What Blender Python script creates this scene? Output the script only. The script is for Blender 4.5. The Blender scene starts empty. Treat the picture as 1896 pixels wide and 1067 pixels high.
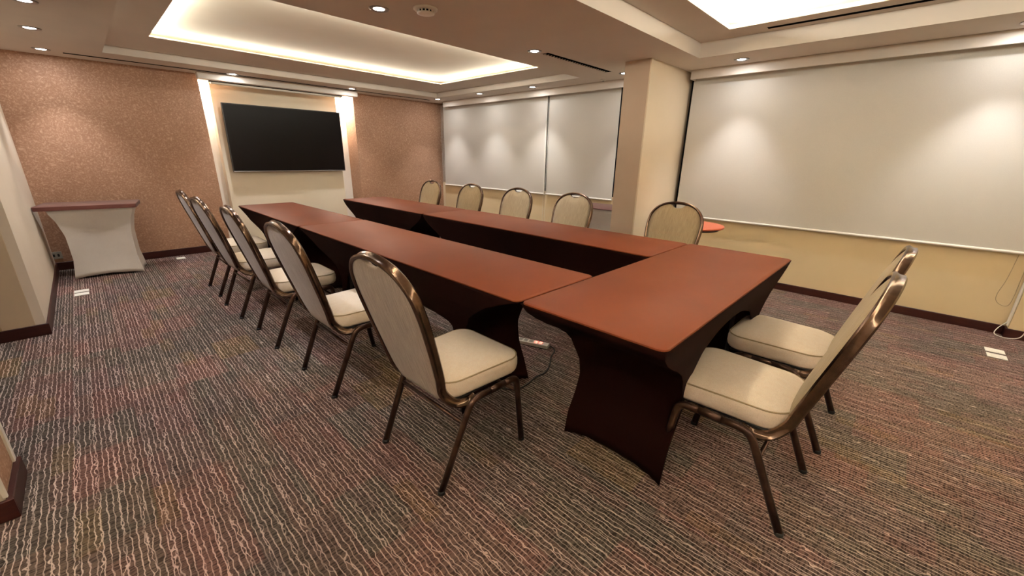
import bpy, bmesh, math, random
from mathutils import Vector, Matrix
random.seed(7)
S = bpy.context.scene
COL = S.collection
PI = math.pi

# ------------------------------------------------------------------ camera
YAW, PITCH, ROLL, CAMH, FPX = [46.126, 18.102, 1.016, 1.309, 746.37]
def make_camera():
    y, p, r = [math.radians(a) for a in (YAW, PITCH, ROLL)]
    F = Vector((math.sin(y)*math.cos(p), math.cos(y)*math.cos(p), -math.sin(p)))
    R = Vector((math.cos(y), -math.sin(y), 0)); U = R.cross(F)
    R2 = R*math.cos(r) + U*math.sin(r); U2 = -R*math.sin(r) + U*math.cos(r)
    cd = bpy.data.cameras.new('camera'); c = bpy.data.objects.new('camera', cd); COL.objects.link(c)
    cd.sensor_fit = 'HORIZONTAL'; cd.sensor_width = 36.0; cd.lens = 36.0*FPX/1896.0
    cd.clip_start = 0.02; cd.clip_end = 60
    m = Matrix((R2, U2, -F)).transposed().to_4x4(); m.translation = Vector((0, 0, CAMH))
    c.matrix_world = m; S.camera = c
make_camera()
S.view_settings.view_transform = 'Standard'; S.view_settings.look = 'None'
S.view_settings.gamma = 1.0; S.view_settings.use_curve_mapping = False
S.view_settings.exposure = 1.45
W = bpy.data.worlds.new('world'); S.world = W; W.use_nodes = True
W.node_tree.nodes['Background'].inputs[0].default_value = (0.02, 0.025, 0.04, 1)
W.node_tree.nodes['Background'].inputs[1].default_value = 0.3
SPOT_W, COVE_W, COVE2_W, NICHE_W = 18.5, 3.5, 7.2, 9.5
SPILL_W = 0.8
WARM = (0.985, 0.985, 1.0)
COVECOL = (1.0, 0.96, 0.83)

# room numbers (metres)
XW, YT, XL, ZC, ZR = 4.951, 6.70, -0.412, 2.219, 2.345
YB, XB = -2.6, -1.7           # room behind and left of the camera

# ------------------------------------------------------------------ materials
def srgb(r, g, b):
    f = lambda c: (c/255/12.92) if c/255 <= 0.04045 else ((c/255+0.055)/1.055)**2.4
    return (f(r), f(g), f(b), 1)
def newmat(name, col, rough=0.6, metal=0.0, spec=0.5, sheen=0.0):
    m = bpy.data.materials.new(name); m.use_nodes = True
    b = m.node_tree.nodes['Principled BSDF']
    b.inputs['Base Color'].default_value = col; b.inputs['Roughness'].default_value = rough
    b.inputs['Metallic'].default_value = metal; b.inputs['Specular IOR Level'].default_value = spec
    if sheen: b.inputs['Sheen Weight'].default_value = sheen
    return m
def N(m, t, **kw):
    n = m.node_tree.nodes.new(t)
    for k, v in kw.items(): setattr(n, k, v)
    return n
def L(m, a, b): m.node_tree.links.new(a, b)
def coords(m, scale=(1, 1, 1), rot=(0, 0, 0)):
    tc = N(m, 'ShaderNodeTexCoord'); mp = N(m, 'ShaderNodeMapping')
    mp.inputs['Scale'].default_value = scale; mp.inputs['Rotation'].default_value = rot
    L(m, tc.outputs['Object'], mp.inputs['Vector']); return mp.outputs['Vector']
def ramp(m, fac, stops):
    r = N(m, 'ShaderNodeValToRGB'); e = r.color_ramp.elements
    e[0].position, e[0].color = stops[0]; e[1].position, e[1].color = stops[-1]
    for p, c in stops[1:-1]:
        x = e.new(p); x.color = c
    L(m, fac, r.inputs[0]); return r.outputs['Color']
def mix(m, fac, a, b, mode='MIX'):
    n = N(m, 'ShaderNodeMix', data_type='RGBA', blend_type=mode)
    for s, v in ((n.inputs[0], fac), (n.inputs[6], a), (n.inputs[7], b)):
        if hasattr(v, 'links'): L(m, v, s)
        elif isinstance(v, (int, float)) and s is n.inputs[0]: s.default_value = v
        else: s.default_value = v
    return n.outputs[2]
def math_(m, op, a, b=0.0, c=0.0):
    n = N(m, 'ShaderNodeMath', operation=op)
    for i, v in enumerate((a, b, c)):
        if hasattr(v, 'links'): L(m, v, n.inputs[i])
        else: n.inputs[i].default_value = v
    return n.outputs[0]
def bump(m, h, strength=0.3, dist=0.01):
    b = N(m, 'ShaderNodeBump'); b.inputs['Strength'].default_value = strength; b.inputs['Distance'].default_value = dist
    L(m, h, b.inputs['Height']); L(m, b.outputs[0], m.node_tree.nodes['Principled BSDF'].inputs['Normal'])
def noise(m, vec, scale, detail=3, rough=0.5):
    n = N(m, 'ShaderNodeTexNoise'); n.inputs['Scale'].default_value = scale
    n.inputs['Detail'].default_value = detail; n.inputs['Roughness'].default_value = rough
    L(m, vec, n.inputs['Vector']); return n.outputs['Fac']
def base(m, col): L(m, col, m.node_tree.nodes['Principled BSDF'].inputs['Base Color'])

def mottled(name, c1, c2, scale, rough=0.8, bstr=0.05, detail=3, stretch=(1, 1, 1), spec=0.3):
    m = newmat(name, c1, rough, spec=spec); v = coords(m, stretch)
    f = noise(m, v, scale, detail)
    base(m, ramp(m, f, [(0.3, c1), (0.7, c2)]))
    if bstr: bump(m, f, bstr, 0.004)
    return m

M = {}
M['ceiling'] = mottled('ceiling_paint', srgb(212, 202, 190), srgb(216, 206, 194), 3, 0.9, 0.02)
M['cove'] = mottled('cove_paint', srgb(236, 226, 206), srgb(240, 230, 212), 3, 0.9, 0.02)
M['cream'] = mottled('cream_paint', srgb(226, 205, 164), srgb(231, 211, 172), 2, 0.75, 0.02)
M['white'] = mottled('white_paint', srgb(222, 208, 188), srgb(228, 214, 195), 2, 0.7, 0.02)
M['pillar'] = mottled('pillar_paint', srgb(224, 208, 182), srgb(230, 214, 188), 2, 0.7, 0.02)
M['jamb'] = mottled('jamb_paint', srgb(196, 174, 146), srgb(202, 181, 152), 2, 0.7, 0.02)
M['bright_trim'] = mottled('white_gloss_paint', srgb(238, 232, 222), srgb(244, 238, 230), 2, 0.5, 0.0)
M['panel'] = mottled('panel_paint', srgb(234, 222, 198), srgb(238, 226, 204), 2, 0.6, 0.02)
M['baseboard'] = mottled('dark_wood', srgb(48, 18, 16), srgb(62, 26, 20), 6, 0.4, 0.03, stretch=(1, 1, 8))
M['black'] = newmat('black_gap', (0.003, 0.003, 0.003, 1), 0.9, spec=0.0)
M['glass'] = newmat('night_glass', (0.004, 0.006, 0.02, 1), 0.08)
M['winframe'] = newmat('window_frame', srgb(16, 15, 22), 0.6, spec=0.2)
M['plastic'] = mottled('white_plastic', srgb(225, 220, 208), srgb(230, 226, 215), 5, 0.45, 0.0)
M['greyplastic'] = newmat('grey_plastic', srgb(150, 145, 135), 0.5)
M['alu'] = newmat('grey_metal', srgb(150, 146, 142), 0.35, 0.9)
M['tvscreen'] = newmat('tv_screen', (0.005, 0.003, 0.003, 1), 0.3, spec=0.12)
M['tvbezel'] = newmat('tv_bezel', srgb(22, 18, 16), 0.4)

def wallpaper():
    m = newmat('mottled_wallpaper', srgb(160, 118, 92), 0.62, spec=0.35); v = coords(m)
    wv = N(m, 'ShaderNodeTexNoise'); wv.inputs['Scale'].default_value = 9; wv.inputs['Detail'].default_value = 2
    L(m, v, wv.inputs['Vector'])
    add = N(m, 'ShaderNodeVectorMath', operation='MULTIPLY_ADD')
    L(m, wv.outputs['Color'], add.inputs[0]); add.inputs[1].default_value = (0.09, 0.09, 0.09); L(m, v, add.inputs[2])
    f1 = noise(m, add.outputs[0], 60, 5, 0.7); f2 = noise(m, v, 1.6, 2)
    c = ramp(m, f1, [(0.30, srgb(158, 118, 93)), (0.52, srgb(174, 135, 109)), (0.66, srgb(206, 172, 146))])
    c2 = ramp(m, f2, [(0.3, (0.88, 0.86, 0.84, 1)), (0.7, (1, 1, 1, 1))])
    base(m, mix(m, 1.0, c, c2, 'MULTIPLY')); bump(m, f1, 0.25, 0.004); return m
M['wallpaper'] = wallpaper()
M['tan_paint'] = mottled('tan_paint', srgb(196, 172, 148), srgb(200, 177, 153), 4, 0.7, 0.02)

def blind_fabric():
    m = newmat('roller_blind_fabric', srgb(206, 194, 176), 0.75, spec=0.25)
    v = coords(m); f = noise(m, v, 260, 1); g = noise(m, v, 1.2, 2)
    a = ramp(m, g, [(0.3, srgb(207, 202, 193)), (0.7, srgb(212, 207, 198))])
    b = ramp(m, f, [(0.3, (0.95, 0.95, 0.95, 1)), (0.7, (1, 1, 1, 1))])
    base(m, mix(m, 1.0, a, b, 'MULTIPLY')); return m
M['blind'] = blind_fabric()

def carpet():
    m = newmat('striped_carpet', srgb(90, 75, 62), 0.95, spec=0.05, sheen=0.0)
    tc = N(m, 'ShaderNodeTexCoord'); sp = N(m, 'ShaderNodeSeparateXYZ'); L(m, tc.outputs['Object'], sp.inputs[0])
    X, Y = sp.outputs[0], sp.outputs[1]
    def vec(a, b, c=0.0):
        n = N(m, 'ShaderNodeCombineXYZ')
        for i, q in enumerate((a, b, c)):
            if hasattr(q, 'links'): L(m, q, n.inputs[i])
            else: n.inputs[i].default_value = q
        return n.outputs[0]
    def wavy(seed, spacing, amp, width, soft=0.12):
        n1 = noise(m, vec(math_(m, 'MULTIPLY', X, 24.0), math_(m, 'MULTIPLY', Y, 19.0), seed), 1.0, 2, 0.6)
        d = math_(m, 'MULTIPLY', math_(m, 'SUBTRACT', n1, 0.5), amp)
        x = math_(m, 'DIVIDE', math_(m, 'ADD', X, d), spacing)
        fr = math_(m, 'FRACT', math_(m, 'ADD', x, seed))
        t = math_(m, 'ABSOLUTE', math_(m, 'SUBTRACT', fr, 0.5))        # 0 at the line centre
        mr = N(m, 'ShaderNodeMapRange', interpolation_type='SMOOTHSTEP')
        L(m, t, mr.inputs[0]); mr.inputs[1].default_value = width; mr.inputs[2].default_value = width+soft
        mr.inputs[3].default_value = 1; mr.inputs[4].default_value = 0
        return mr.outputs[0]
    l1 = wavy(0.0, 0.0175, 0.021, 0.035, 0.115)
    l2 = wavy(3.37, 0.058, 0.05, 0.012, 0.03)
    br = noise(m, vec(math_(m, 'MULTIPLY', X, 40.0), math_(m, 'MULTIPLY', Y, 6.0), 9.0), 1.0, 2)
    brk = ramp(m, br, [(0.36, (0.35, 0.35, 0.35, 1)), (0.52, (1, 1, 1, 1))])
    lines = math_(m, 'MULTIPLY', math_(m, 'MAXIMUM', l1, l2), brk)
    # patches of yarn colour, in blocks that follow the stripes
    def cell(sx, sy, ox, oy, seed):
        fx = math_(m, 'FLOOR', math_(m, 'ADD', math_(m, 'DIVIDE', X, sx), ox))
        yy = math_(m, 'ADD', math_(m, 'DIVIDE', Y, sy), math_(m, 'MULTIPLY', fx, 0.37))
        fy = math_(m, 'FLOOR', math_(m, 'ADD', yy, oy))
        w = N(m, 'ShaderNodeTexWhiteNoise', noise_dimensions='3D'); L(m, vec(fx, fy, seed), w.inputs['Vector'])
        return w.outputs['Value']
    cA = cell(0.2275, 0.33, 0.3, 0.1, 1.0); cB = cell(0.07, 0.25, 0.1, 0.6, 2.0); cC = cell(0.5, 0.5, 0.17, 0.4, 3.0)
    def pal(k, lift=1.0):
        c = lambda r, g, b: tuple(min(1.0, x*lift) for x in srgb(r, g, b)[:3])+(1,)
        return [c(84, 75, 67), c(100, 74, 68), c(87, 76, 69), c(102, 76, 70), c(93, 75, 72), c(82, 73, 67), c(110, 90, 64), c(96, 78, 69)]
    def steps(val, cols, pos):
        r = N(m, 'ShaderNodeValToRGB'); r.color_ramp.interpolation = 'CONSTANT'; e = r.color_ramp.elements
        e[0].position, e[0].color = pos[0], cols[0]; e[1].position, e[1].color = pos[1], cols[1]
        for p_, c_ in zip(pos[2:], cols[2:]):
            x = e.new(p_); x.color = c_
        L(m, val, r.inputs[0]); return r.outputs['Color']
    pos = [0.0, 0.16, 0.32, 0.46, 0.60, 0.72, 0.88, 0.93]
    g1 = steps(cA, pal(0), pos); g2 = steps(cB, pal(0), pos)
    ground = mix(m, 0.38, g1, g2)
    lc = mix(m, 0.42, mix(m, 1.0, ground, (3.1, 3.0, 3.0, 1), 'MULTIPLY'), srgb(216, 198, 188))
    # short dark cross ticks between the lines
    tk = N(m, 'ShaderNodeTexNoise'); tk.inputs['Scale'].default_value = 1; tk.inputs['Detail'].default_value = 1
    L(m, vec(math_(m, 'MULTIPLY', X, 30.0), math_(m, 'MULTIPLY', Y, 150.0), 4.0), tk.inputs['Vector'])
    tick = ramp(m, tk.outputs['Fac'], [(0.38, (0.35, 0.33, 0.32, 1)), (0.56, (1.12, 1.12, 1.12, 1))])
    gr = mix(m, 1.0, ground, tick, 'MULTIPLY')
    sh = ramp(m, cC, [(0.0, (0.84, 0.84, 0.86, 1)), (1.0, (1.1, 1.08, 1.05, 1))])
    col = mix(m, lines, gr, lc); col = mix(m, 1.0, col, sh, 'MULTIPLY')
    base(m, col)
    bump(m, math_(m, 'ADD', lines, math_(m, 'MULTIPLY', tk.outputs['Fac'], 0.6)), 0.5, 0.004)
    return m
M['carpet'] = carpet()

def woven(name, c1, c2, sx, sy, rough=0.9, bstr=0.2, sheen=0.2):
    m = newmat(name, c1, rough, spec=0.2, sheen=sheen)
    v = coords(m, (sx, sx*0.6 if sx == sy else sx*0.04, sy)); f = noise(m, v, 1.0, 3, 0.6)
    v2 = coords(m); g = noise(m, v2, 700, 1)
    a = ramp(m, f, [(0.32, c1), (0.68, c2)])
    b = ramp(m, g, [(0.3, (0.82, 0.82, 0.82, 1)), (0.7, (1.08, 1.08, 1.08, 1))])
    base(m, mix(m, 1.0, a, b, 'MULTIPLY')); bump(m, g, bstr, 0.001); return m
M['seat_fabric'] = woven('beige_seat_fabric', srgb(250, 233, 216), srgb(254, 240, 225), 60, 60)
M['back_fabric'] = woven('grey_brown_back_fabric', srgb(136, 122, 115), srgb(172, 157, 149), 300, 14)
M['front_fabric'] = woven('beige_back_front_fabric', srgb(158, 139, 110), srgb(184, 165, 134), 300, 14)
M['piping'] = newmat('beige_piping', srgb(176, 155, 122), 0.8)
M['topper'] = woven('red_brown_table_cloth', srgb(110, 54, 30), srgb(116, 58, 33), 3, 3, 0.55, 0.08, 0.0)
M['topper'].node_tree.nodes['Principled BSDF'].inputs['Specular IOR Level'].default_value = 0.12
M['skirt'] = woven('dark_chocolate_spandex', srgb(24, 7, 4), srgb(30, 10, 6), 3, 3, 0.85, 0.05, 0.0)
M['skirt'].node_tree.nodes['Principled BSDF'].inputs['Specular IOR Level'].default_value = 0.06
M['white_spandex'] = woven('white_spandex', srgb(205, 196, 186), srgb(214, 206, 196), 3, 3, 0.75, 0.05, 0.1)
M['brown_cap'] = woven('dull_brown_cap_cloth', srgb(96, 54, 46), srgb(104, 60, 50), 3, 3, 0.6, 0.05, 0.2)
M['orange_top'] = newmat('orange_red_laminate', srgb(205, 100, 66), 0.4)
def bronze():
    m = newmat('bronze_tube', srgb(112, 90, 76), 0.2, 0.95); v = coords(m); f = noise(m, v, 30, 2)
    base(m, ramp(m, f, [(0.3, srgb(98, 78, 66)), (0.7, srgb(124, 102, 88))])); return m
M['bronze'] = bronze()
def bronze2():
    m = newmat('dark_bronze_leg', srgb(74, 54, 46), 0.32, 0.75); v = coords(m); f = noise(m, v, 30, 2)
    base(m, ramp(m, f, [(0.3, srgb(66, 47, 40)), (0.7, srgb(88, 66, 56))])); return m
M['leg'] = bronze2()
M['rubber'] = newmat('black_rubber', srgb(20, 18, 18), 0.7)
def emit(name, col, st):
    m = newmat(name, (0.8, 0.8, 0.8, 1), 0.5); b = m.node_tree.nodes['Principled BSDF']
    b.inputs['Emission Color'].default_value = (*col, 1); b.inputs['Emission Strength'].default_value = st; return m
M['lens'] = emit('lamp_lens', (1.0, 0.93, 0.86), 14.0)
M['led'] = emit('led_tape', COVECOL, 6.0)
M['redswitch'] = emit('lit_red_switch', (1.0, 0.10, 0.06), 1.6)

# ------------------------------------------------------------------ helpers
def obj(name, bm, mat, parent=None, smooth=False):
    me = bpy.data.meshes.new(name); bmesh.ops.recalc_face_normals(bm, faces=bm.faces)
    bm.to_mesh(me); bm.free()
    o = bpy.data.objects.new(name, me); COL.objects.link(o)
    if mat: me.materials.append(mat)
    if smooth:
        for p in me.polygons: p.use_smooth = True
    if parent: o.parent = parent
    return o
def autosmooth(o, deg=40):
    me = o.data
    for p in me.polygons: p.use_smooth = True
    b = bmesh.new(); b.from_mesh(me)
    for e in b.edges:
        if len(e.link_faces) == 2 and e.calc_face_angle(0) > math.radians(deg): e.smooth = False
    b.to_mesh(me); b.free(); return o
def box(bm, x0, x1, y0, y1, z0, z1, mat=None):
    vs = [bm.verts.new((x, y, z)) for x in (x0, x1) for y in (y0, y1) for z in (z0, z1)]
    if mat is not None:
        for v in vs: v.co = mat @ v.co
    for f in ((0, 1, 3, 2), (4, 6, 7, 5), (0, 4, 5, 1), (2, 3, 7, 6), (0, 2, 6, 4), (1, 5, 7, 3)):
        bm.faces.new([vs[i] for i in f])
    return vs
def boxes(*bs):
    bm = bmesh.new()
    for b in bs: box(bm, *b)
    return bm
def bevelled(bm, w, seg=2):
    bmesh.ops.bevel(bm, geom=list(bm.edges), offset=w, segments=seg, affect='EDGES', profile=0.5); return bm
def cyl(bm, c, r, z0, z1, n=32, r2=None):
    r2 = r if r2 is None else r2
    a = [bm.verts.new((c[0]+r*math.cos(2*PI*i/n), c[1]+r*math.sin(2*PI*i/n), z0)) for i in range(n)]
    b = [bm.verts.new((c[0]+r2*math.cos(2*PI*i/n), c[1]+r2*math.sin(2*PI*i/n), z1)) for i in range(n)]
    for i in range(n): bm.faces.new((a[i], a[(i+1) % n], b[(i+1) % n], b[i]))
    bm.faces.new(a[::-1]); bm.faces.new(b)
def lathe(bm, prof, n=40, c=(0, 0, 0), caps=True):
    rings = []
    for r, z in prof:
        rings.append([bm.verts.new((c[0]+r*math.cos(2*PI*i/n), c[1]+r*math.sin(2*PI*i/n), c[2]+z)) for i in range(n)])
    for a, b in zip(rings, rings[1:]):
        for i in range(n): bm.faces.new((a[i], a[(i+1) % n], b[(i+1) % n], b[i]))
    if caps:
        bm.faces.new(rings[0][::-1]); bm.faces.new(rings[-1])
def smoothpath(pts, n=6, closed=False):
    """Catmull-Rom through pts"""
    P = [Vector(p) for p in pts]; out = []
    m = len(P)
    rng = range(m if closed else m-1)
    for i in rng:
        p0 = P[(i-1) % m] if (closed or i > 0) else P[0]*2-P[1]
        p1, p2 = P[i], P[(i+1) % m]
        p3 = P[(i+2) % m] if (closed or i+2 < m) else P[-1]*2-P[-2]
        for k in range(n):
            t = k/n
            out.append(0.5*((2*p1)+(-p0+p2)*t+(2*p0-5*p1+4*p2-p3)*t*t+(-p0+3*p1-3*p2+p3)*t**3))
    if not closed: out.append(P[-1])
    return out
def filletpath(pts, rad, n=5):
    P = [Vector(p) for p in pts]; out = [P[0]]
    for i in range(1, len(P)-1):
        a, b, c = P[i-1], P[i], P[i+1]
        r = rad[i-1] if isinstance(rad, (list, tuple)) else rad
        u = (a-b).normalized(); w = (c-b).normalized()
        d = min(r, (a-b).length*0.49, (c-b).length*0.49)
        s, e = b+u*d, b+w*d
        for k in range(n+1):
            t = k/n; out.append(s*(1-t)**2+b*2*t*(1-t)+e*t*t)
    out.append(P[-1]); return out
def sweep(bm, path, prof, side=None, closed=False):
    """prof: list of (a,b); a along the side direction, b along the other. side: fixed reference normal or None"""
    P = [Vector(p) for p in path]; m = len(P); rings = []; prev = None
    for i in range(m):
        if closed: t = (P[(i+1) % m]-P[i-1]).normalized()
        else: t = (P[min(i+1, m-1)]-P[max(i-1, 0)]).normalized()
        if side is not None: s = Vector(side); s = (s-t*s.dot(t)).normalized()
        else:
            if prev is None:
                s = Vector((1, 0, 0)) if abs(t.x) < 0.9 else Vector((0, 1, 0))
            else: s = prev
            s = (s-t*s.dot(t)).normalized(); prev = s
        u = t.cross(s)
        rings.append([bm.verts.new(P[i]+s*a+u*b) for a, b in prof])
    k = len(prof)
    for i in range(m if closed else m-1):
        A, B = rings[i], rings[(i+1) % m]
        for j in range(k): bm.faces.new((A[j], A[(j+1) % k], B[(j+1) % k], B[j]))
    if not closed: bm.faces.new(rings[0][::-1]); bm.faces.new(rings[-1])
def circ(r, n=10, ry=None):
    ry = ry or r
    return [(r*math.cos(2*PI*i/n), ry*math.sin(2*PI*i/n)) for i in range(n)]
def tube(bm, path, r, n=10): sweep(bm, path, circ(r, n))
def tag(o, label=None, cat=None, group=None, kind=None):
    if label: o['label'] = label
    if cat: o['category'] = cat
    if group: o['group'] = group
    if kind: o['kind'] = kind
    return o
def thing(name, loc, rz=0.0):
    o = bpy.data.objects.new(name, None); COL.objects.link(o)
    o.empty_display_size = 0.1; o.location = loc; o.rotation_euler = (0, 0, rz); return o
def struct(name, bm, mat, parent=None, smooth=False):
    o = obj(name, bm, mat, parent, smooth)
    if parent is None: o['kind'] = 'structure'
    return o
def copy_tree(o, parent=None):
    c = o.copy(); COL.objects.link(c)
    if parent: c.parent = parent
    for ch in [x for x in bpy.data.objects if x.parent == o]: copy_tree(ch, c)
    return c

# ------------------------------------------------------------------ room shell
struct('floor', boxes((XB, XW+0.25, YB, YT+0.6, -0.08, 0.0)), M['carpet'])
NX0, NX1, ND = 1.26, 3.255, 0.34      # niche in the far wall
struct('wall_far', boxes((XL-0.3, NX0, YT, YT+0.5, 0, ZC+0.3), (NX1, XW+0.2, YT, YT+0.5, 0, ZC+0.3)), M['wallpaper'])
struct('wall_niche', boxes((NX0, NX1, YT+ND, YT+0.5, 0, ZC+0.3)), M['bright_trim'])
# raised panel the television hangs on
p = struct('trim_1', bevelled(boxes((1.405, 3.06, YT+0.20, YT+ND-0.001, 0.0, 2.17)), 0.004, 1), M['panel'])
# left wall: far part, its near corner, door recess and the near column
struct('wall_left', boxes((-0.62, XL, 4.36, YT+0.2, 0, ZC+0.2)), M['white'])
d1 = struct('door_1', boxes((XB, -0.62, 4.385, 4.43, 0.0, ZC+0.1)), M['cream'])
obj('door_frame', bevelled(boxes((-0.62+0.0, -0.462, 4.35, 4.36, 0.075, ZC)), 0.002, 1), M['jamb'], d1)
obj('door_panel', bevelled(boxes((-1.5, -0.70, 4.372, 4.386, 0.14, 2.05)), 0.004, 1), M['cream'], d1)
struct('wall_alcove', boxes((XB-0.12, XB, YB, 4.5, 0, 2.8)), M['white'])
struct('wall_column', boxes((XB, -0.445, 2.135, 2.41, 0, ZC+0.1)), M['white'])
struct('trim_2', boxes((-0.446, -0.4445, 2.142, 2.385, 0.085, ZC)), M['wallpaper'])
struct('trim_3', bevelled(boxes((-0.452, -0.436, 2.384, 2.414, 0.085, ZC), (-0.452, -0.438, 2.128, 2.142, 0.085, ZC)), 0.002, 1), M['bright_trim'])
struct('wall_back', boxes((XB-0.1, XW+0.25, YB-0.12, YB, 0, 2.8)), M['cream'])
# blinds wall: sill wall, pillar, pilaster
SILL = 0.69; SILL1 = 0.80
struct('wall_right', boxes((XW, XW+0.2, YB, 2.2, 0, SILL), (XW, XW+0.2, 2.2, YT+0.2, 0, SILL1), (XW, XW+0.2, YB, YT+0.2, 2.30, 2.8)), M['cream'])
struct('wall_pillar', boxes((4.007, XW+0.15, 2.061, 2.342, 0, ZC+0.05)), M['pillar'])
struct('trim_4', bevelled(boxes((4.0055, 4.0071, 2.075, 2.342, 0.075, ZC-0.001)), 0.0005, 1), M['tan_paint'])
struct('wall_pilaster', boxes((4.875, XW+0.15, YB, -0.79, 0, ZC)), M['cream'])
def window(name, y0, y1, mull, SILL):
    w = struct(name, boxes((XW+0.12, XW+0.14, y0, y1, SILL, 2.30)), M['glass'])
    fb = bmesh.new()
    for a in [y0, y1-0.05]+mull: box(fb, XW+0.06, XW+0.12, a, a+0.05, SILL, 2.30)
    box(fb, XW+0.06, XW+0.12, y0, y1, SILL, SILL+0.05); box(fb, XW+0.06, XW+0.12, y0, y1, 2.25, 2.30)
    obj('window_frame', fb, M['winframe'], w)
window('window_1', 2.342, YT, [4.05], SILL1); window('window_2', -0.79, 2.061, [0.6], SILL)

# baseboards
BH, BT = 0.075, 0.014
def bb(name, *bs): struct(name, bevelled(boxes(*bs), 0.003, 1), M['baseboard'])
bb('baseboard_far', (XL, NX0, YT-BT, YT, 0, 0.09), (NX1, XW, YT-BT, YT, 0, 0.09))
bb('baseboard_left', (XL, XL+BT, 4.345, YT-BT, 0, 0.085), (-0.9, XL+BT, 4.334, 4.348, 0, 0.085))
bb('baseboard_column', (-0.445, -0.425, 2.12, 2.425, 0, 0.085), (-1.2, -0.425, 2.108, 2.122, 0, 0.085))
bb('baseboard_right', (XW-BT, XW, -0.776, 2.06, 0, BH), (XW-BT, XW, 2.342, YT-BT, 0, BH))
bb('baseboard_pillar', (3.99, 4.006, 2.047, 2.356, 0, BH), (4.006, XW, 2.047, 2.061, 0, BH))
bb('baseboard_pilaster', (4.861, 4.875, YB, -0.776, 0, BH), (4.875, XW, -0.79, -0.776, 0, BH))

# ceiling: low slab with a stepped tray over the tables, raised bay with a second tray over the camera
TX0, TX1, TY0, TY1, TZ = 0.40, 4.42, 3.18, 6.07, 2.292          # step
CX0, CX1, CY0, CY1, CZ = 0.695, 3.95, 3.40, 5.32, 2.350          # cove opening
RX, RY = 4.30, 1.735                                             # corner of the raised bay
QX1, QY1, QZ = 4.02, 1.405, 2.44                                 # second tray
def ringslab(bm, X0, X1, Y0, Y1, x0, x1, y0, y1, z0, z1):
    for b in ((X0, x0, Y0, Y1), (x1, X1, Y0, Y1), (x0, x1, Y0, y0), (x0, x1, y1, Y1)): box(bm, *b, z0, z1)
cb = bmesh.new()
ringslab(cb, XB, XW+0.2, RY, YT+0.5, TX0, TX1, TY0, TY1, ZC, TZ)
box(cb, RX, XW+0.2, YB, RY, ZC, TZ)
ringslab(cb, TX0-0.3, TX1+0.3, TY0-0.3, TY1+0.3, CX0, CX1, CY0, CY1, TZ, TZ+0.012)
struct('ceiling', cb, M['ceiling'])
cb = bmesh.new()
ringslab(cb, XB, RX+0.02, YB, RY+0.02, -0.9, QX1, YB+0.6, QY1, ZR, ZR+0.03)
box(cb, XB, RX+0.3, RY, RY+0.1, TZ, ZR+0.3); box(cb, RX, RX+0.1, YB, RY, TZ, ZR+0.3)
struct('ceiling_bay', cb, M['ceiling'])
def tray(name, x0, x1, y0, y1, z0, zt, back=0.26):
    bm = bmesh.new()
    box(bm, x0-back, x1+back, y0-back, y1+back, zt, zt+0.04)
    for b in ((x0-back-0.03, x0-back, y0-back, y1+back), (x1+back, x1+back+0.03, y0-back, y1+back),
              (x0-back, x1+back, y0-back-0.03, y0-back), (x0-back, x1+back, y1+back, y1+back+0.03)): box(bm, *b, z0, zt)
    struct(name, bm, M['cove'])
tray('ceiling_tray', CX0, CX1, CY0, CY1, TZ+0.012, CZ)
tray('ceiling_bay_tray', -0.9, QX1, YB+0.6, QY1, ZR+0.03, QZ)

def area(name, loc, sx, sy, power, rot, col, parent):
    l = bpy.data.lights.new(name, 'AREA'); l.shape = 'RECTANGLE'; l.size = sx; l.size_y = sy
    l.energy = power; l.color = col
    o = bpy.data.objects.new(name, l); COL.objects.link(o); o.location = loc; o.rotation_euler = rot; o.parent = parent
    return o
def cove_tape(x0, x1, y0, y1, z, perm, label, tilt):
    """LED tape lying on the ledge around a tray opening, with its light"""
    t = thing('cove_light', ((x0+x1)/2, (y0+y1)/2, z))
    cx, cy = t.location.x, t.location.y
    d = 0.04
    for (a, b, c, e) in ((x0-d, x1+d, y0-d, y0-d+0.012), (x0-d, x1+d, y1+d-0.012, y1+d), (x0-d, x0-d+0.012, y0-d, y1+d), (x1+d-0.012, x1+d, y0-d, y1+d)):
        obj('led_tape', boxes((a-cx, b-cx, c-cy, e-cy, 0, 0.004)), M['led'], t)
    lx, ly = x1-x0+2*d, y1-y0+2*d
    tl = math.radians(tilt)
    area('tape_light', (0, y0-d-cy, 0.008), lx, 0.012, perm*lx, (PI-tl, 0, 0), COVECOL, t)
    area('tape_light', (0, y1+d-cy, 0.008), lx, 0.012, perm*lx, (PI+tl, 0, 0), COVECOL, t)
    area('tape_light', (x0-d-cx, 0, 0.008), 0.012, ly, perm*ly, (PI, tl, 0), COVECOL, t)
    area('tape_light', (x1+d-cx, 0, 0.008), 0.012, ly, perm*ly, (PI, -tl, 0), COVECOL, t)
    tag(t, label, 'cove light')
cove_tape(CX0, CX1, CY0, CY1, TZ+0.013, COVE_W, 'warm glowing LED tape around the long ceiling tray above the conference tables', 58)
cove_tape(-0.9, QX1, YB+0.6, QY1, ZR+0.031, COVE2_W, 'warm glowing LED tape around the ceiling tray cut by the top right picture edge', 30)

# boxed pelmets above the blinds
struct('trim_5', bevelled(boxes((4.80, 4.82, 2.342, 6.42, 2.128, ZC-0.001), (4.82, XW, 6.40, 6.42, 2.128, ZC-0.001)), 0.002, 1), M['ceiling'])
struct('trim_6', bevelled(boxes((4.80, 4.82, YB, 2.0, 2.128, ZC-0.001), (4.82, XW, 1.98, 2.0, 2.128, ZC-0.001)), 0.002, 1), M['ceiling'])

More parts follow.
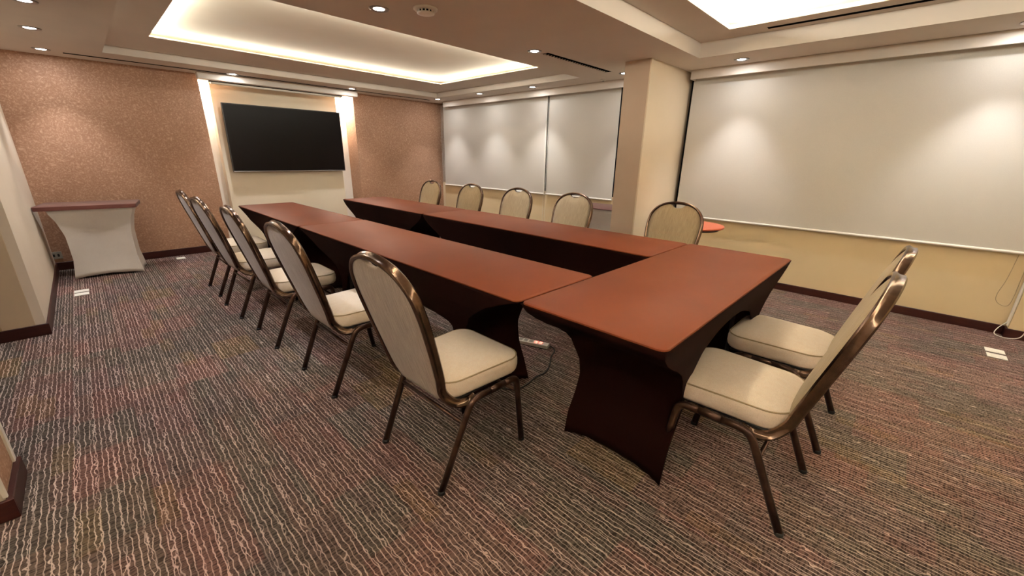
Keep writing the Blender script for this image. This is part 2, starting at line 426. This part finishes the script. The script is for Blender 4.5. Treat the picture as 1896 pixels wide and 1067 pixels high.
# slot diffusers
def slot(name, x0, x1, y0, y1, z, label, along='x', fins=0):
    t = thing(name, ((x0+x1)/2, (y0+y1)/2, z)); cx, cy = t.location.x, t.location.y
    e = 0.008
    fb = bmesh.new()
    hx, hy = (x1-x0)/2, (y1-y0)/2
    for b in ((-hx-e, hx+e, -hy-e, -hy), (-hx-e, hx+e, hy, hy+e), (-hx-e, -hx, -hy, hy), (hx, hx+e, -hy, hy)): box(fb, *b, -0.0018, -0.0002)
    obj('frame', fb, M['ceiling'], t)
    obj('dark_slot', boxes((-hx, hx, -hy, hy, -0.002, -0.0006)), M['black'], t)
    for k in range(fins):
        x = -hx+(k+0.5)*2*hx/fins
        obj('fin', boxes((x-0.004, x+0.004, hy*0.15, hy, -0.007, -0.002)), M['ceiling'], t)
    tag(t, label, 'air vent'); return t
slot('slot_diffuser', 0.13, 4.52, 6.39, 6.45, ZC, 'long thin black slot air vent in the ceiling in front of the far wallpapered wall')
slot('slot_diffuser', 3.22, 4.32, 2.69, 2.76, ZC, 'short black slot air vent with small fins in the low ceiling left of the pillar', fins=26)
slot('slot_diffuser', 4.15, 4.205, -0.2, 1.16, ZR, 'thin black slot air vent in the raised ceiling bay beside the second light tray')

# downlights
def downlight_proto():
    t = thing('downlight', (0, 0, 0))
    b = bmesh.new(); lathe(b, [(0.036, -0.001), (0.044, -0.004), (0.062, -0.005), (0.066, 0.0), (0.036, 0.0), (0.036, -0.001)], 28, caps=False)
    obj('trim_ring', b, M['alu'], t, True)
    b = bmesh.new(); lathe(b, [(0.0365, -0.0015), (0.030, -0.0035), (0.014, -0.0045)], 24); obj('lens', b, M['lens'], t, True)
    l = bpy.data.lights.new('bulb', 'SPOT'); l.energy = SPOT_W; l.color = WARM; l.spot_size = math.radians(76); l.spot_blend = 0.8
    l.shadow_soft_size = 0.03
    o = bpy.data.objects.new('bulb', l); COL.objects.link(o); o.parent = t; o.location = (0, 0, -0.02)
    l = bpy.data.lights.new('spill', 'AREA'); l.shape = 'DISK'; l.size = 0.055; l.energy = SPILL_W; l.color = WARM
    o = bpy.data.objects.new('spill', l); COL.objects.link(o); o.parent = t; o.location = (0, 0, -0.012)
    return t
DL = [(-0.02, 4.42, ZC, 'downlight cut by the top left picture edge'),
      (-0.04, 5.35, ZC, 'downlight, middle one of three at the top left'),
      (-0.015, 6.36, ZC, 'downlight close to the far wallpapered wall above the white-draped side table'),
      (1.57, 6.37, ZC, 'downlight above the left end of the television niche'),
      (3.06, 6.30, ZC, 'downlight above the right end of the television niche'),
      (4.53, 6.20, ZC, 'downlight in the far right corner of the ceiling'),
      (4.545, 5.14, ZC, 'downlight above the farthest roller blind, second from the far right corner'),
      (4.58, 4.08, ZC, 'downlight above the joint between the two far roller blinds'),
      (4.505, 2.63, ZC, 'downlight half hidden at the top left edge of the pillar'),
      (1.60, 2.80, ZC, 'downlight beside the round ceiling louvre, over the left row of chairs'),
      (3.10, 2.75, ZC, 'downlight at the left end of the finned slot vent'),
      (4.59, 1.45, ZC, 'downlight above the large near roller blind, right of the pillar'),
      (4.62, -0.32, ZC, 'downlight above the near right end of the largest roller blind')]
DL += [(-0.03, 3.42, ZC, 'fill downlight added just above the picture over the left floor'), (-0.05, 2.40, ZC, 'fill downlight added above the picture beside the left wall column'), (-1.3, 0.6, ZR, 'fill downlight added left of the camera in the raised bay'),  # unseen downlights added outside the frame as fill light
       (-1.3, -1.4, ZR, 'fill downlight added behind the camera on the left'), (4.62, -1.9, ZC, 'fill downlight added behind the camera above the right pilaster'), (1.6, -2.3, ZR, 'fill downlight added behind the camera near the back wall')]
proto = downlight_proto()
for i, (x, y, z, lab) in enumerate(DL):
    o = proto if i == 0 else copy_tree(proto)
    o.location = (x, y, z-0.0005); tag(o, 'small round '+lab, 'downlight', 'ceiling downlights')

# blank sensor plate and round louvre
t = thing('ceiling_sensor', (4.70, 3.03, ZC-0.0005))
b = bmesh.new(); lathe(b, [(0.035, 0), (0.035, -0.006), (0.028, -0.010), (0.012, -0.012)], 24); obj('plate', b, M['plastic'], t, True)
b = bmesh.new(); lathe(b, [(0.012, -0.012), (0.012, -0.02), (0.006, -0.022)], 16); obj('sensor_eye', b, M['greyplastic'], t, True)
tag(t, 'small unlit round white sensor in the ceiling beside the pelmet left of the pillar', 'sensor')
t = thing('smoke_detector', (1.80, 2.56, ZC-0.0005), 0.5)
b = bmesh.new(); lathe(b, [(0.078, 0), (0.078, -0.008), (0.072, -0.013), (0.060, -0.014)], 36); obj('base_plate', b, M['plastic'], t, True)
b = bmesh.new(); lathe(b, [(0.050, -0.010), (0.048, -0.026)], 28); obj('dark_chamber', b, M['black'], t)
for k in range(14):
    m_ = Matrix.Rotation(2*PI*k/14, 4, 'Z') @ Matrix.Translation((0.053, 0, -0.020))
    b = bmesh.new(); box(b, -0.0035, 0.0035, -0.004, 0.004, -0.007, 0.007, m_); obj('rib', b, M['plastic'], t)
b = bmesh.new(); lathe(b, [(0.057, -0.026), (0.056, -0.030), (0.045, -0.034), (0.012, -0.036)], 32); obj('cap', b, M['plastic'], t, True)
tag(t, 'round pale smoke detector with dark side slots on the low ceiling near the top edge', 'smoke detector')

# ------------------------------------------------------------------ television niche
t = thing('television', (2.262, YT+0.10, 1.478))
hw, hh = 0.785, 0.44
obj('body', bevelled(boxes((-hw+0.05, hw-0.05, 0.02, 0.10, -hh+0.05, hh-0.05)), 0.01), M['tvbezel'], t)
fb = bmesh.new()
for q in ((-hw, hw, -0.02, 0.02, hh-0.010, hh), (-hw, -hw+0.010, -0.02, 0.02, -hh+0.012, hh-0.010), (hw-0.010, hw, -0.02, 0.02, -hh+0.012, hh-0.010)): box(fb, *q)
box(fb, -hw, hw, 0.0, 0.02, -hh, hh)
obj('bezel', fb, M['tvbezel'], t)
obj('screen', boxes((-hw+0.010, hw-0.010, -0.014, -0.001, -hh+0.012, hh-0.010)), M['tvscreen'], t)
tag(obj('lower_edge_strip', bevelled(boxes((-hw, hw, -0.022, 0.02, -hh, -hh+0.012)), 0.002, 1), M['alu'], t), 'silver strip along the lower edge')
tag(t, 'large black flat-screen television, switched off, in the bright niche of the far wall', 'television')
t = thing('projector_screen', (2.235, 6.53, ZC))
obj('case', bevelled(boxes((-1.01, 1.0, -0.045, 0.06, -0.078, -0.001)), 0.006, 1), M['ceiling'], t)
tag(obj('bottom_bar', bevelled(boxes((-0.87, 0.79, 0.060, 0.095, -0.108, -0.086)), 0.004, 1), M['plastic'], t), 'white bar at the lower edge of the rolled screen')
obj('dark_slot', boxes((-0.88, 0.80, 0.065, 0.105, -0.086, -0.062)), M['black'], t)
tag(t, 'long white case of a rolled-up projector screen over the television niche', 'projector screen')
for x, lab in ((1.335, 'left'), (3.15, 'right')):
    # concealed strips inside the head of the niche at each side of the panel
    t = thing('niche_light', (x, YT+0.27, 2.20))
    obj('lamp_body', bevelled(boxes((-0.05, 0.05, -0.03, 0.03, 0.0, 0.015)), 0.003, 1), M['plastic'], t)
    obj('lamp_lens', boxes((-0.045, 0.045, -0.025, 0.025, -0.002, -0.0002)), M['led'], t)
    area('lamp', (0, 0, -0.006), 0.08, 0.045, NICHE_W, (0, 0, 0), (1, .9, .78), t)
    tag(t, 'small lamp hidden in the head of the niche at the '+lab+' of the television panel', 'lamp')

# ------------------------------------------------------------------ roller blinds
def blind(y0, y1, zb, label, chain_y=None, chain_len=1.3):
    t = thing('roller_blind', (XW-0.03, (y0+y1)/2, zb)); h = (y1-y0)/2
    bm = bmesh.new(); n = 24; m = 10
    g = [[bm.verts.new((0.0015*math.sin(PI*i/n*2.0+j*0.3)*(1-j/m), -h+2*h*i/n, (2.19-zb)*j/m+0.02)) for i in range(n+1)] for j in range(m+1)]
    for j in range(m):
        for i in range(n): bm.faces.new((g[j][i], g[j][i+1], g[j+1][i+1], g[j+1][i]))
    o = obj('fabric', bm, M['blind'], t, False); md = o.modifiers.new('thick', 'SOLIDIFY'); md.thickness = 0.0012
    b = bmesh.new(); sweep(b, [(0, -h, 0.010), (0, h, 0.010)], [(0.012*math.cos(a*PI/6), 0.014*math.sin(a*PI/6)) for a in range(12)], side=(0, 0, 1))
    tag(autosmooth(obj('bottom_bar', b, M['bright_trim'], t)), 'white bar along the lower hem')
    b = bmesh.new(); sweep(b, [(0.01, -h, 2.19-zb), (0.01, h, 2.19-zb)], circ(0.025, 14), side=(0, 0, 1)); obj('roller', b, M['alu'], t, True)
    if chain_y is not None:
        cy = chain_y-(y0+y1)/2
        pts = [(-0.02, cy-0.02, 2.18-zb), (-0.02, cy-0.02, -chain_len+0.05), (-0.02, cy-0.01, -chain_len), (-0.02, cy+0.01, -chain_len), (-0.02, cy+0.02, -chain_len+0.05), (-0.02, cy+0.02, 2.18-zb)]
        b = bmesh.new(); tube(b, filletpath(pts, 0.02, 3), 0.0024, 6); obj('pull_chain', b, M['plastic'], t, True)
    tag(t, label, 'blind', 'pale roller blinds'); return t
blind(4.075, 6.58, 0.755, 'pale grey-beige roller blind farthest away, beside the wallpapered far wall', 6.60, 0.5)
blind(2.895, 4.045, 0.758, 'narrow pale grey-beige roller blind between the farthest blind and the pillar', 4.06, 0.5)
blind(-0.735, 2.005, 0.655, 'widest pale grey-beige roller blind right of the pillar, nearest the camera')

# ------------------------------------------------------------------ banquet chairs
def interp(tab, x):
    if x <= tab[0][0]: return tab[0][1]
    for (a, b), (c, d) in zip(tab, tab[1:]):
        if x <= c: return b+(d-b)*(x-a)/(c-a)
    return tab[-1][1]
HALF = [(0.385, 0.150), (0.42, 0.176), (0.50, 0.194), (0.60, 0.209), (0.70, 0.219), (0.78, 0.223), (0.85, 0.213), (0.895, 0.188), (0.93, 0.148), (0.952, 0.095), (0.962, 0.045), (0.965, 0.0)]
LEAN0, LEANK = -0.178, -0.285
def back_y(z): return LEAN0+LEANK*(z-0.42)-0.01*(z-0.42)**2
def chair_proto():
    t = thing('banquet_chair', (0, 0, 0))
    bn = Vector((0, 1, 0.33)).normalized()
    # seat cushion
    def outline(sc, front=0.214, rear=0.198, y0=-0.185, y1=0.250, n=10, dz=0):
        pts = []; cx = 0; cy = (y0+y1)/2
        corners = [(front, y1, 0.075, 0), (-front, y1, 0.075, 90), (-rear, y0, 0.095, 180), (rear, y0, 0.095, 270)]
        for x, y, r, a0 in corners:
            ox = x-math.copysign(r, x); oy = y-math.copysign(r, y-cy)
            for k in range(n):
                a = math.radians(a0+90*k/(n-1)); pts.append(((ox+r*math.cos(a))*sc, cy+(oy+r*math.sin(a)-cy)*sc))
        return pts
    bm = bmesh.new(); rings = []
    for sc, z in ((0.80, 0.378), (0.955, 0.380), (0.985, 0.390), (1.0, 0.408), (1.0, 0.434), (0.985, 0.449), (0.95, 0.458), (0.86, 0.468), (0.65, 0.478), (0.35, 0.482)):
        if sc == 0: continue
        rings.append([bm.verts.new((x, y, z)) for x, y in outline(sc)])
    for a, b in zip(rings, rings[1:]):
        k = len(a)
        for i in range(k): bm.faces.new((a[i], a[(i+1) % k], b[(i+1) % k], b[i]))
    bm.faces.new(rings[0][::-1]); bm.faces.new(rings[-1])
    so = obj('seat', bm, M['seat_fabric'], t, True)
    bm = bmesh.new(); sweep(bm, [(x, y, 0.4535) for x, y in outline(0.978)], circ(0.0032, 6), closed=True); obj('piping', bm, M['piping'], so, True)
    obj('seat_board', bevelled(boxes((-0.19, 0.19, -0.155, 0.220, 0.366, 0.379)), 0.003, 1), M['rubber'], t)
    # back frame: fluted flat tube
    half = [(x, back_y(z), z) for z, x in HALF[1:-1]]
    left = [(-x, y, z) for x, y, z in half]
    path = half+[(0, back_y(0.965), 0.965)]+left[::-1]
    lower = lambda s: [(s*0.214, -0.045, 0.368), (s*0.208, -0.090, 0.356), (s*0.192, -0.138, 0.368)]
    full = lower(1)+path[0:]+lower(-1)[::-1]
    fl = smoothpath(full, 5)
    prof = [(0.019, 0.004), (0.019, -0.004), (0.013, -0.0095), (0.006, -0.0075), (0.0, -0.0062), (-0.006, -0.0075), (-0.013, -0.0095), (-0.019, -0.004), (-0.019, 0.004), (-0.013, 0.0095), (-0.006, 0.0075), (0.0, 0.0062), (0.006, 0.0075), (0.013, 0.0095)]
    bm = bmesh.new(); sweep(bm, fl, prof, side=bn); tag(autosmooth(obj('back_frame', bm, M['bronze'], t), 50), 'fluted bronze metal frame around the back')
    # upholstered back panel: grid between outlines
    def hw_(z):
        return interp([(a, b) for a, b in HALF], z)-0.0085
    rows = 26; cols = 16; z0, z1 = 0.372, 0.951
    zs = [z0+(z1-z0)*(1-(1-i/rows)**1.35) for i in range(rows+1)]
    bm = bmesh.new(); gf = []; gb = []; front = []
    for i, z in enumerate(zs):
        rf, rb = [], []
        w = max(hw_(z), 0.03) if z < 0.94 else max(hw_(z), 0.02)
        if i == 0: w *= 0.93
        for j in range(cols+1):
            u = -1+2*j/cols; x = w*u
            zz = z
            if z > 0.88:   # scooped grip below the top of the frame
                dip = 0.027*math.exp(-(x/0.05)**4)*min((z-0.88)/0.05, 1.0); zz = z-dip
            e = max(0.0, 1-abs(u)**4)*max(0.0, 1-abs(2*(z-z0)/(z1-z0)-1)**6)
            yb = back_y(zz)
            rf.append(bm.verts.new((x, yb+0.010+0.020*e, zz))); rb.append(bm.verts.new((x, yb-0.010-0.010*e, zz)))
        gf.append(rf); gb.append(rb)
    for G in (gf, gb):
        for i in range(rows):
            for j in range(cols):
                f_ = bm.faces.new((G[i][j], G[i][j+1], G[i+1][j+1], G[i+1][j]))
                if G is gf: f_.material_index = 1
    for i in range(rows):
        bm.faces.new((gf[i][0], gf[i+1][0], gb[i+1][0], gb[i][0])); bm.faces.new((gf[i][-1], gb[i][-1], gb[i+1][-1], gf[i+1][-1]))
    for j in range(cols):
        bm.faces.new((gf[0][j], gb[0][j], gb[0][j+1], gf[0][j+1])); bm.faces.new((gf[-1][j], gf[-1][j+1], gb[-1][j+1], gb[-1][j]))
    br = obj('backrest', bm, M['back_fabric'], t, True); br.data.materials.append(M['front_fabric'])
    # legs and rails
    op = circ(0.0125, 12, 0.0155)
    for s in (1, -1):
        bm = bmesh.new(); sweep(bm, filletpath([(s*0.2205, 0.238, 0.004), (s*0.234, 0.180, 0.372), (s*0.234, 0.100, 0.373)], 0.04, 6), op, side=(1, 0, 0)); l = obj('leg', bm, M['leg'], t, True)
        bm = bmesh.new(); cyl(bm, (s*0.2205, 0.238), 0.0155, 0.0, 0.016, 14, 0.014); obj('foot_cap', bm, M['rubber'], l, True)
        bm = bmesh.new(); sweep(bm, filletpath([(s*0.2205, -0.238, 0.004), (s*0.234, -0.080, 0.375), (s*0.234, 0.02, 0.373)], 0.065, 8), op, side=(1, 0, 0)); l = obj('leg', bm, M['leg'], t, True)
        bm = bmesh.new(); cyl(bm, (s*0.2205, -0.238), 0.0155, 0.0, 0.016, 14, 0.014); obj('foot_cap', bm, M['rubber'], l, True)
        bm = bmesh.new(); sweep(bm, [(s*0.234, 0.105, 0.373), (s*0.234, 0.015, 0.373)], op, side=(1, 0, 0)); obj('seat_rail', bm, M['leg'], t, True)
    for y, z in ((0.195, 0.290), (-0.122, 0.280)):
        bm = bmesh.new(); sweep(bm, [(-0.230, y, z), (0.230, y, z)], circ(0.008, 8)); obj('crossbar', bm, M['leg'], t, True)
    return t

# ------------------------------------------------------------------ draped tables
def table(name, Lx, Wy, H, ins, inw, hem_long, hem_end, over, m_top, m_skirt, loc, rz, label, group, cap=None, cornerr=0.03, rim=0.007, chair_side=0, inw_c=None):
    t = thing(name, loc, rz)
    T = lambda z: z/H
    hz = H-rim-0.0005
    def ridge(sx, sy, z):
        return Vector((sx*(Lx/2-interp(ins, z)), sy*(Wy/2-interp(inw_c if sy == chair_side else inw, z)), z))
    NT, NS = 18, 40
    bm = bmesh.new()
    def side(c0, c1, hem, sag, axis):
        g = []
        for i in range(NS+1):
            s = i/NS; s = 0.5-0.5*math.cos(PI*s) if hem is hem_long else s
            zb = interp(hem, min(s, 1-s)); col = []
            for j in range(NT+1):
                z = hz+(zb-hz)*j/NT
                a = ridge(*c0, z); b = ridge(*c1, z); q = a.lerp(b, s)
                q[axis] -= math.copysign(1, q[axis])*sag*math.sin(PI*s)*math.sin(PI*min(1, (hz-z)/hz))
                col.append(bm.verts.new(q))
            g.append(col)
        for i in range(NS):
            for j in range(NT): bm.faces.new((g[i][j], g[i+1][j], g[i+1][j+1], g[i][j+1]))
    side((-1, -1), (1, -1), hem_long, 0.03, 1); side((1, 1), (-1, 1), hem_long, 0.03, 1)
    side((1, -1), (1, 1), hem_end, 0.02, 0); side((-1, 1), (-1, -1), hem_end, 0.02, 0)
    bm.faces.new([bm.verts.new((a*Lx/2, b*Wy/2, hz)) for a, b in ((-1, -1), (1, -1), (1, 1), (-1, 1))])
    bmesh.ops.remove_doubles(bm, verts=bm.verts, dist=0.0008)
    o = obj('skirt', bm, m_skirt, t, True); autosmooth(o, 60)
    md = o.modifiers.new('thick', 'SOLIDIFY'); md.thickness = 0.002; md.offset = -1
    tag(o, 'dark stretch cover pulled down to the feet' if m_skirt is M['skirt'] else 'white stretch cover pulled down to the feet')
    # topper
    cx0, cx1, cy0, cy1 = cap or (-Lx/2-over, Lx/2+over, -Wy/2-over, Wy/2+over)
    bm = bmesh.new(); rings = []
    def rr(d, z):
        r = max(cornerr-d, 0.002); P = []
        for x, y, a0 in ((cx1-d, cy1-d, 0), (cx0+d, cy1-d, 90), (cx0+d, cy0+d, 180), (cx1-d, cy0+d, 270)):
            ox = x-r if x > 0 else x+r; oy = y-r if y > 0 else y+r
            for k in range(6):
                a = math.radians(a0+18*k); P.append(bm.verts.new((ox+r*math.cos(a), oy+r*math.sin(a), z)))
        return P
    for dd, z in ((0.0, H-rim), (0.0, H-0.004), (0.0012, H-0.0015), (0.004, H)): rings.append(rr(dd, z))
    for a, b in zip(rings, rings[1:]):
        k = len(a)
        for i in range(k): bm.faces.new((a[i], a[(i+1) % k], b[(i+1) % k], b[i]))
    bm.faces.new(rings[0][::-1]); bm.faces.new(rings[-1])
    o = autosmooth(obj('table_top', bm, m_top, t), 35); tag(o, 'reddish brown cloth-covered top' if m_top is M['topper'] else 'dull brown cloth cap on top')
    # folding legs under the cloth
    fi, wi = interp(ins, 0), interp(inw, 0); deep = max(b for a, b in ins)+0.03
    for sx in (-1, 1):
        for sy in (-1, 1):
            xf, yf = sx*(Lx/2-fi-0.012), sy*(Wy/2-wi-0.014); xp = sx*(Lx/2-deep); yq = sy*(Wy/2-0.15)
            bm = bmesh.new(); tube(bm, filletpath([(xf, yf, 0.012), (xp, yq, 0.05), (xp, yq, H-0.022)], 0.04, 4), 0.011, 8); obj('leg', bm, M['rubber'], t, True)
    tag(t, label, 'table', group); return t
E_INS = [(0, 0.29), (0.113, 0.305), (0.183, 0.343), (0.286, 0.39), (0.364, 0.385), (0.503, 0.314), (0.555, 0.263), (0.644, 0.10), (0.70, 0.03), (0.735, 0.002), (0.745, 0.0)]
A_INS = [(0, 0.40), (0.12, 0.43), (0.25, 0.475), (0.356, 0.49), (0.45, 0.46), (0.547, 0.39), (0.651, 0.23), (0.716, 0.08), (0.745, 0.0)]
INW = [(0, 0.055), (0.2, 0.06), (0.4, 0.05), (0.6, 0.03), (0.745, 0.0)]
INWA = [(0, 0.015), (0.2, 0.03), (0.4, 0.03), (0.6, 0.015), (0.745, 0.0)]
INWC = [(0, 0.02), (0.2, 0.08), (0.4, 0.105), (0.5, 0.09), (0.62, 0.03), (0.745, 0.0)]
E_HEM = [(0, 0.0), (0.036, 0.30), (0.055, 0.40), (0.10, 0.46), (0.22, 0.545), (0.4, 0.60), (0.5, 0.61)]
A_HEM = [(0, 0.0), (0.035, 0.28), (0.06, 0.42), (0.10, 0.452), (0.2, 0.465), (0.5, 0.47)]
END_HEM = [(0, 0.0), (0.1, 0.02), (0.25, 0.035), (0.5, 0.04)]
G = 'conference tables set in a U'
xa = (1.121+1.681)/2; xb = (2.288+2.865)/2
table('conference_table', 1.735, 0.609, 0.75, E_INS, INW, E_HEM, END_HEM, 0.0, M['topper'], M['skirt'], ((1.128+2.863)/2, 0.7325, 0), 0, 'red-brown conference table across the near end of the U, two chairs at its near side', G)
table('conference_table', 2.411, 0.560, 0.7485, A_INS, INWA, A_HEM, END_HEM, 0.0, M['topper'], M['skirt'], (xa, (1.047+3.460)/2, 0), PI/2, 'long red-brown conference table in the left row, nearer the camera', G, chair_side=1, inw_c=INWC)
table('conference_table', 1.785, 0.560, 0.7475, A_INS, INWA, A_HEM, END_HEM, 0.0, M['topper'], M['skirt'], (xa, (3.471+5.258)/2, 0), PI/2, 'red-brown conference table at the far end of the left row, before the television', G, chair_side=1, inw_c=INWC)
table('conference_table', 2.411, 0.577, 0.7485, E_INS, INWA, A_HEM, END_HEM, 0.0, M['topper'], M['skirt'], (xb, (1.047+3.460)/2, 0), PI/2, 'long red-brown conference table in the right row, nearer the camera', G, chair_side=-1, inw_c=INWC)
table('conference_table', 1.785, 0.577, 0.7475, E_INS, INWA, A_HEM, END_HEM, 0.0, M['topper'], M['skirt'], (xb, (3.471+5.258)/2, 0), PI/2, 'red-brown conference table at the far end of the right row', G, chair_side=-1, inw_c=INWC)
# small side tables
S_INS = [(0, 0.045), (0.2, 0.07), (0.45, 0.068), (0.6, 0.04), (0.70, 0.005), (0.745, 0.0)]
S_HEM = [(0, 0.0), (0.15, 0.018), (0.5, 0.03)]
table('side_table', 0.64, 0.46, 0.76, S_INS, S_INS, S_HEM, S_HEM, 0.01, M['brown_cap'], M['white_spandex'], (0.025, 6.24, 0), -0.15, 'side table in white stretch cloth with a brown cap, by the far left corner', None, cap=(-0.405, 0.355, -0.25, 0.25), rim=0.04)
table('side_table', 0.60, 0.50, 0.74, S_INS, S_INS, S_HEM, S_HEM, 0.015, M['brown_cap'], M['white_spandex'], (4.42, 2.70, 0), PI/2, 'brown-topped side table in pale cloth half hidden behind the pillar', None)
# round occasional table behind the near right chair
t = thing('round_table', (4.12, 1.50, 0))
b = bmesh.new(); lathe(b, [(0.265, 0.672), (0.288, 0.680), (0.293, 0.690), (0.288, 0.699), (0.275, 0.702)], 48); o = obj('table_top', b, M['orange_top'], t); autosmooth(o, 35)
tag(o, 'orange-red round top')
b = bmesh.new(); lathe(b, [(0.245, 0.655), (0.27, 0.672)], 40); obj('underside', b, M['baseboard'], t)
b = bmesh.new(); lathe(b, [(0.026, 0.03), (0.022, 0.08), (0.022, 0.60), (0.07, 0.655)], 20); obj('pedestal', b, M['leg'], t, True)
b = bmesh.new(); lathe(b, [(0.18, 0.0), (0.18, 0.01), (0.05, 0.028), (0.024, 0.045)], 32); obj('base', b, M['leg'], t, True)
tag(t, 'small round orange-topped table showing right behind the chair nearest the pillar', 'table')

# ------------------------------------------------------------------ place chairs
ch0 = chair_proto()
CH = []
ordl = ['nearest the camera in the left row, its whole seat in view', 'second from the camera in the left row', 'third and middle one in the left row', 'fourth from the camera in the left row', 'farthest one in the left row']
for (x, y, j), lab in zip(((0.984, 1.316, 0.0), (0.966, 2.297, 0.01), (0.940, 3.166, -0.01), (0.902, 3.955, 0.03), (0.912, 4.695, 0.0)), ordl):
    CH.append((x, y, -PI/2+j, lab, 'chairs along the left row'))
ordr = ['nearest the camera in the right row, just right of the pillar', 'second from the camera in the right row, left of the pillar', 'third and middle one in the right row', 'fourth from the camera in the right row', 'farthest one in the right row, near the far corner']
for (x, y), lab in zip(((3.055, 1.362), (3.06, 2.40), (3.06, 3.178), (3.06, 3.978), (3.06, 4.83)), ordr):
    CH.append((x, y, PI/2, lab, 'chairs along the right row'))
CH.append((1.729, 0.305, 0.0, 'nearer of the two at the near end table', 'chairs at the near end table'))
CH.append((2.370, 0.283, 0.0, 'farther of the two at the near end table', 'chairs at the near end table'))
for i, (x, y, rz, lab, g) in enumerate(CH):
    o = ch0 if i == 0 else copy_tree(ch0)
    o.location = (x, y, 0); o.rotation_euler = (0, 0, rz)
    tag(o, 'beige banquet chair, '+lab, 'chair', g)

# ------------------------------------------------------------------ small things
# power strip with cord
ang = math.atan2(1.608-1.717, 2.072-2.033)
t = thing('power_strip', (2.045, 1.70, 0), ang)
obj('casing', bevelled(boxes((-0.16, 0.085, -0.027, 0.027, 0.004, 0.032)), 0.005), M['plastic'], t)
obj('bottom_shell', boxes((-0.158, 0.083, -0.026, 0.026, 0.0005, 0.006)), M['rubber'], t)
for k in range(2):
    tag(obj('switch', bevelled(boxes((-0.010+k*0.034-0.01, -0.010+k*0.034+0.012, -0.016, 0.014, 0.031, 0.036)), 0.002, 1), M['redswitch'], t), 'lit red rocker switch')
for k in range(3):
    s = obj('socket', bevelled(boxes((-0.145+k*0.04, -0.115+k*0.04, -0.018, 0.018, 0.031, 0.033)), 0.001, 1), M['greyplastic'], t)
tag(t, 'white power strip with lit red switches on the carpet under the tables', 'power strip')
b = bmesh.new(); P = smoothpath([(2.080, 1.612, 0.018), (2.090, 1.585, 0.010), (2.06, 1.555, 0.006), (1.98, 1.52, 0.006), (1.885, 1.455, 0.006), (1.79, 1.415, 0.006), (1.70, 1.42, 0.006), (1.60, 1.40, 0.006), (1.50, 1.42, 0.006), (1.40, 1.60, 0.006)], 6)
tube(b, P, 0.0045, 8); o = obj('power_cord', b, M['rubber'], t, True); o.matrix_parent_inverse = (Matrix.Translation((2.045, 1.70, 0)) @ Matrix.Rotation(ang, 4, 'Z')).inverted(); tag(o, 'black cord curling over the carpet')

# floor boxes
def floorbox(x, y, rz, label, two=True):
    t = thing('floor_socket', (x, y, 0), rz)
    for k in ((-1, 1) if two else (0,)):
        l = obj('cover_plate', bevelled(boxes((-0.05, 0.05, k*0.062-0.044, k*0.062+0.044, 0.0005, 0.006)), 0.002, 1), M['plastic'], t)
        obj('flap', bevelled(boxes((-0.03, 0.03, k*0.062-0.028, k*0.062+0.028, 0.006, 0.008)), 0.001, 1), M['plastic'], l)
    tag(t, label, 'floor socket')
floorbox(-0.235, 5.47, 0.0, 'pair of white floor socket covers in the carpet before the white-draped side table')
floorbox(0.66, 6.50, PI/2, 'single white floor socket cover in the carpet close to the far wall baseboard', two=False)
floorbox(4.365, -0.700, PI/2, 'pair of white floor socket covers in the carpet near the right wall')
# wall outlet
t = thing('wall_outlet', (-0.385, YT, 0.17))
obj('face_plate', bevelled(boxes((-0.045, 0.045, -0.008, -0.0005, -0.04, 0.04)), 0.002, 1), M['greyplastic'], t)
for k in (-1, 1): obj('socket_hole', boxes((k*0.018-0.008, k*0.018+0.008, -0.0088, -0.0078, -0.015, 0.015)), M['rubber'], t)
tag(t, 'small wall outlet in shadow on the far wall beside the white-draped table', 'wall outlet')

# blind cord: bead chain on the wall and white loop at the pilaster
b = bmesh.new()
tube(b, smoothpath([(4.925, -0.70, 0.66), (4.93, -0.69, 0.45), (4.93, -0.672, 0.32), (4.93, -0.685, 0.26), (4.93, -0.73, 0.235), (4.93, -0.757, 0.27), (4.93, -0.760, 0.45), (4.925, -0.757, 0.66)], 6), 0.0022, 6)
o = obj('blind_chain', b, M['piping'], None, True); tag(o, 'thin beaded blind chain hanging in a loop below the near end of the widest blind', 'chain')
t = thing('lit_side_and_cord', (4.915, -0.786, 0.09))
obj('lit_strip', bevelled(boxes((-0.030, 0.030, -0.003, 0.008, 0.0, 2.02)), 0.003, 1), M['bright_trim'], t)  # white strip standing in for the brightly lit side face of the pilaster
b = bmesh.new(); tube(b, smoothpath([(-0.01, 0.008, 0.03), (-0.04, 0.045, -0.02), (-0.065, 0.06, -0.065), (-0.075, 0.03, -0.083), (-0.075, -0.03, -0.084), (-0.07, -0.075, -0.06), (-0.055, -0.09, 0.0), (-0.047, -0.085, 0.05)], 6), 0.003, 8)
tag(obj('white_cord', b, M['plastic'], t, True), 'white cord looping out over the baseboard')
tag(t, 'white strip painting the lit side of the right pilaster, loose cord loop at its foot', 'cord channel')

# rooms beyond: none; close the shell above
struct('ceiling_cap', boxes((XB-0.2, XW+0.4, YB-0.2, YT+0.7, 2.80, 2.86)), M['ceiling'])
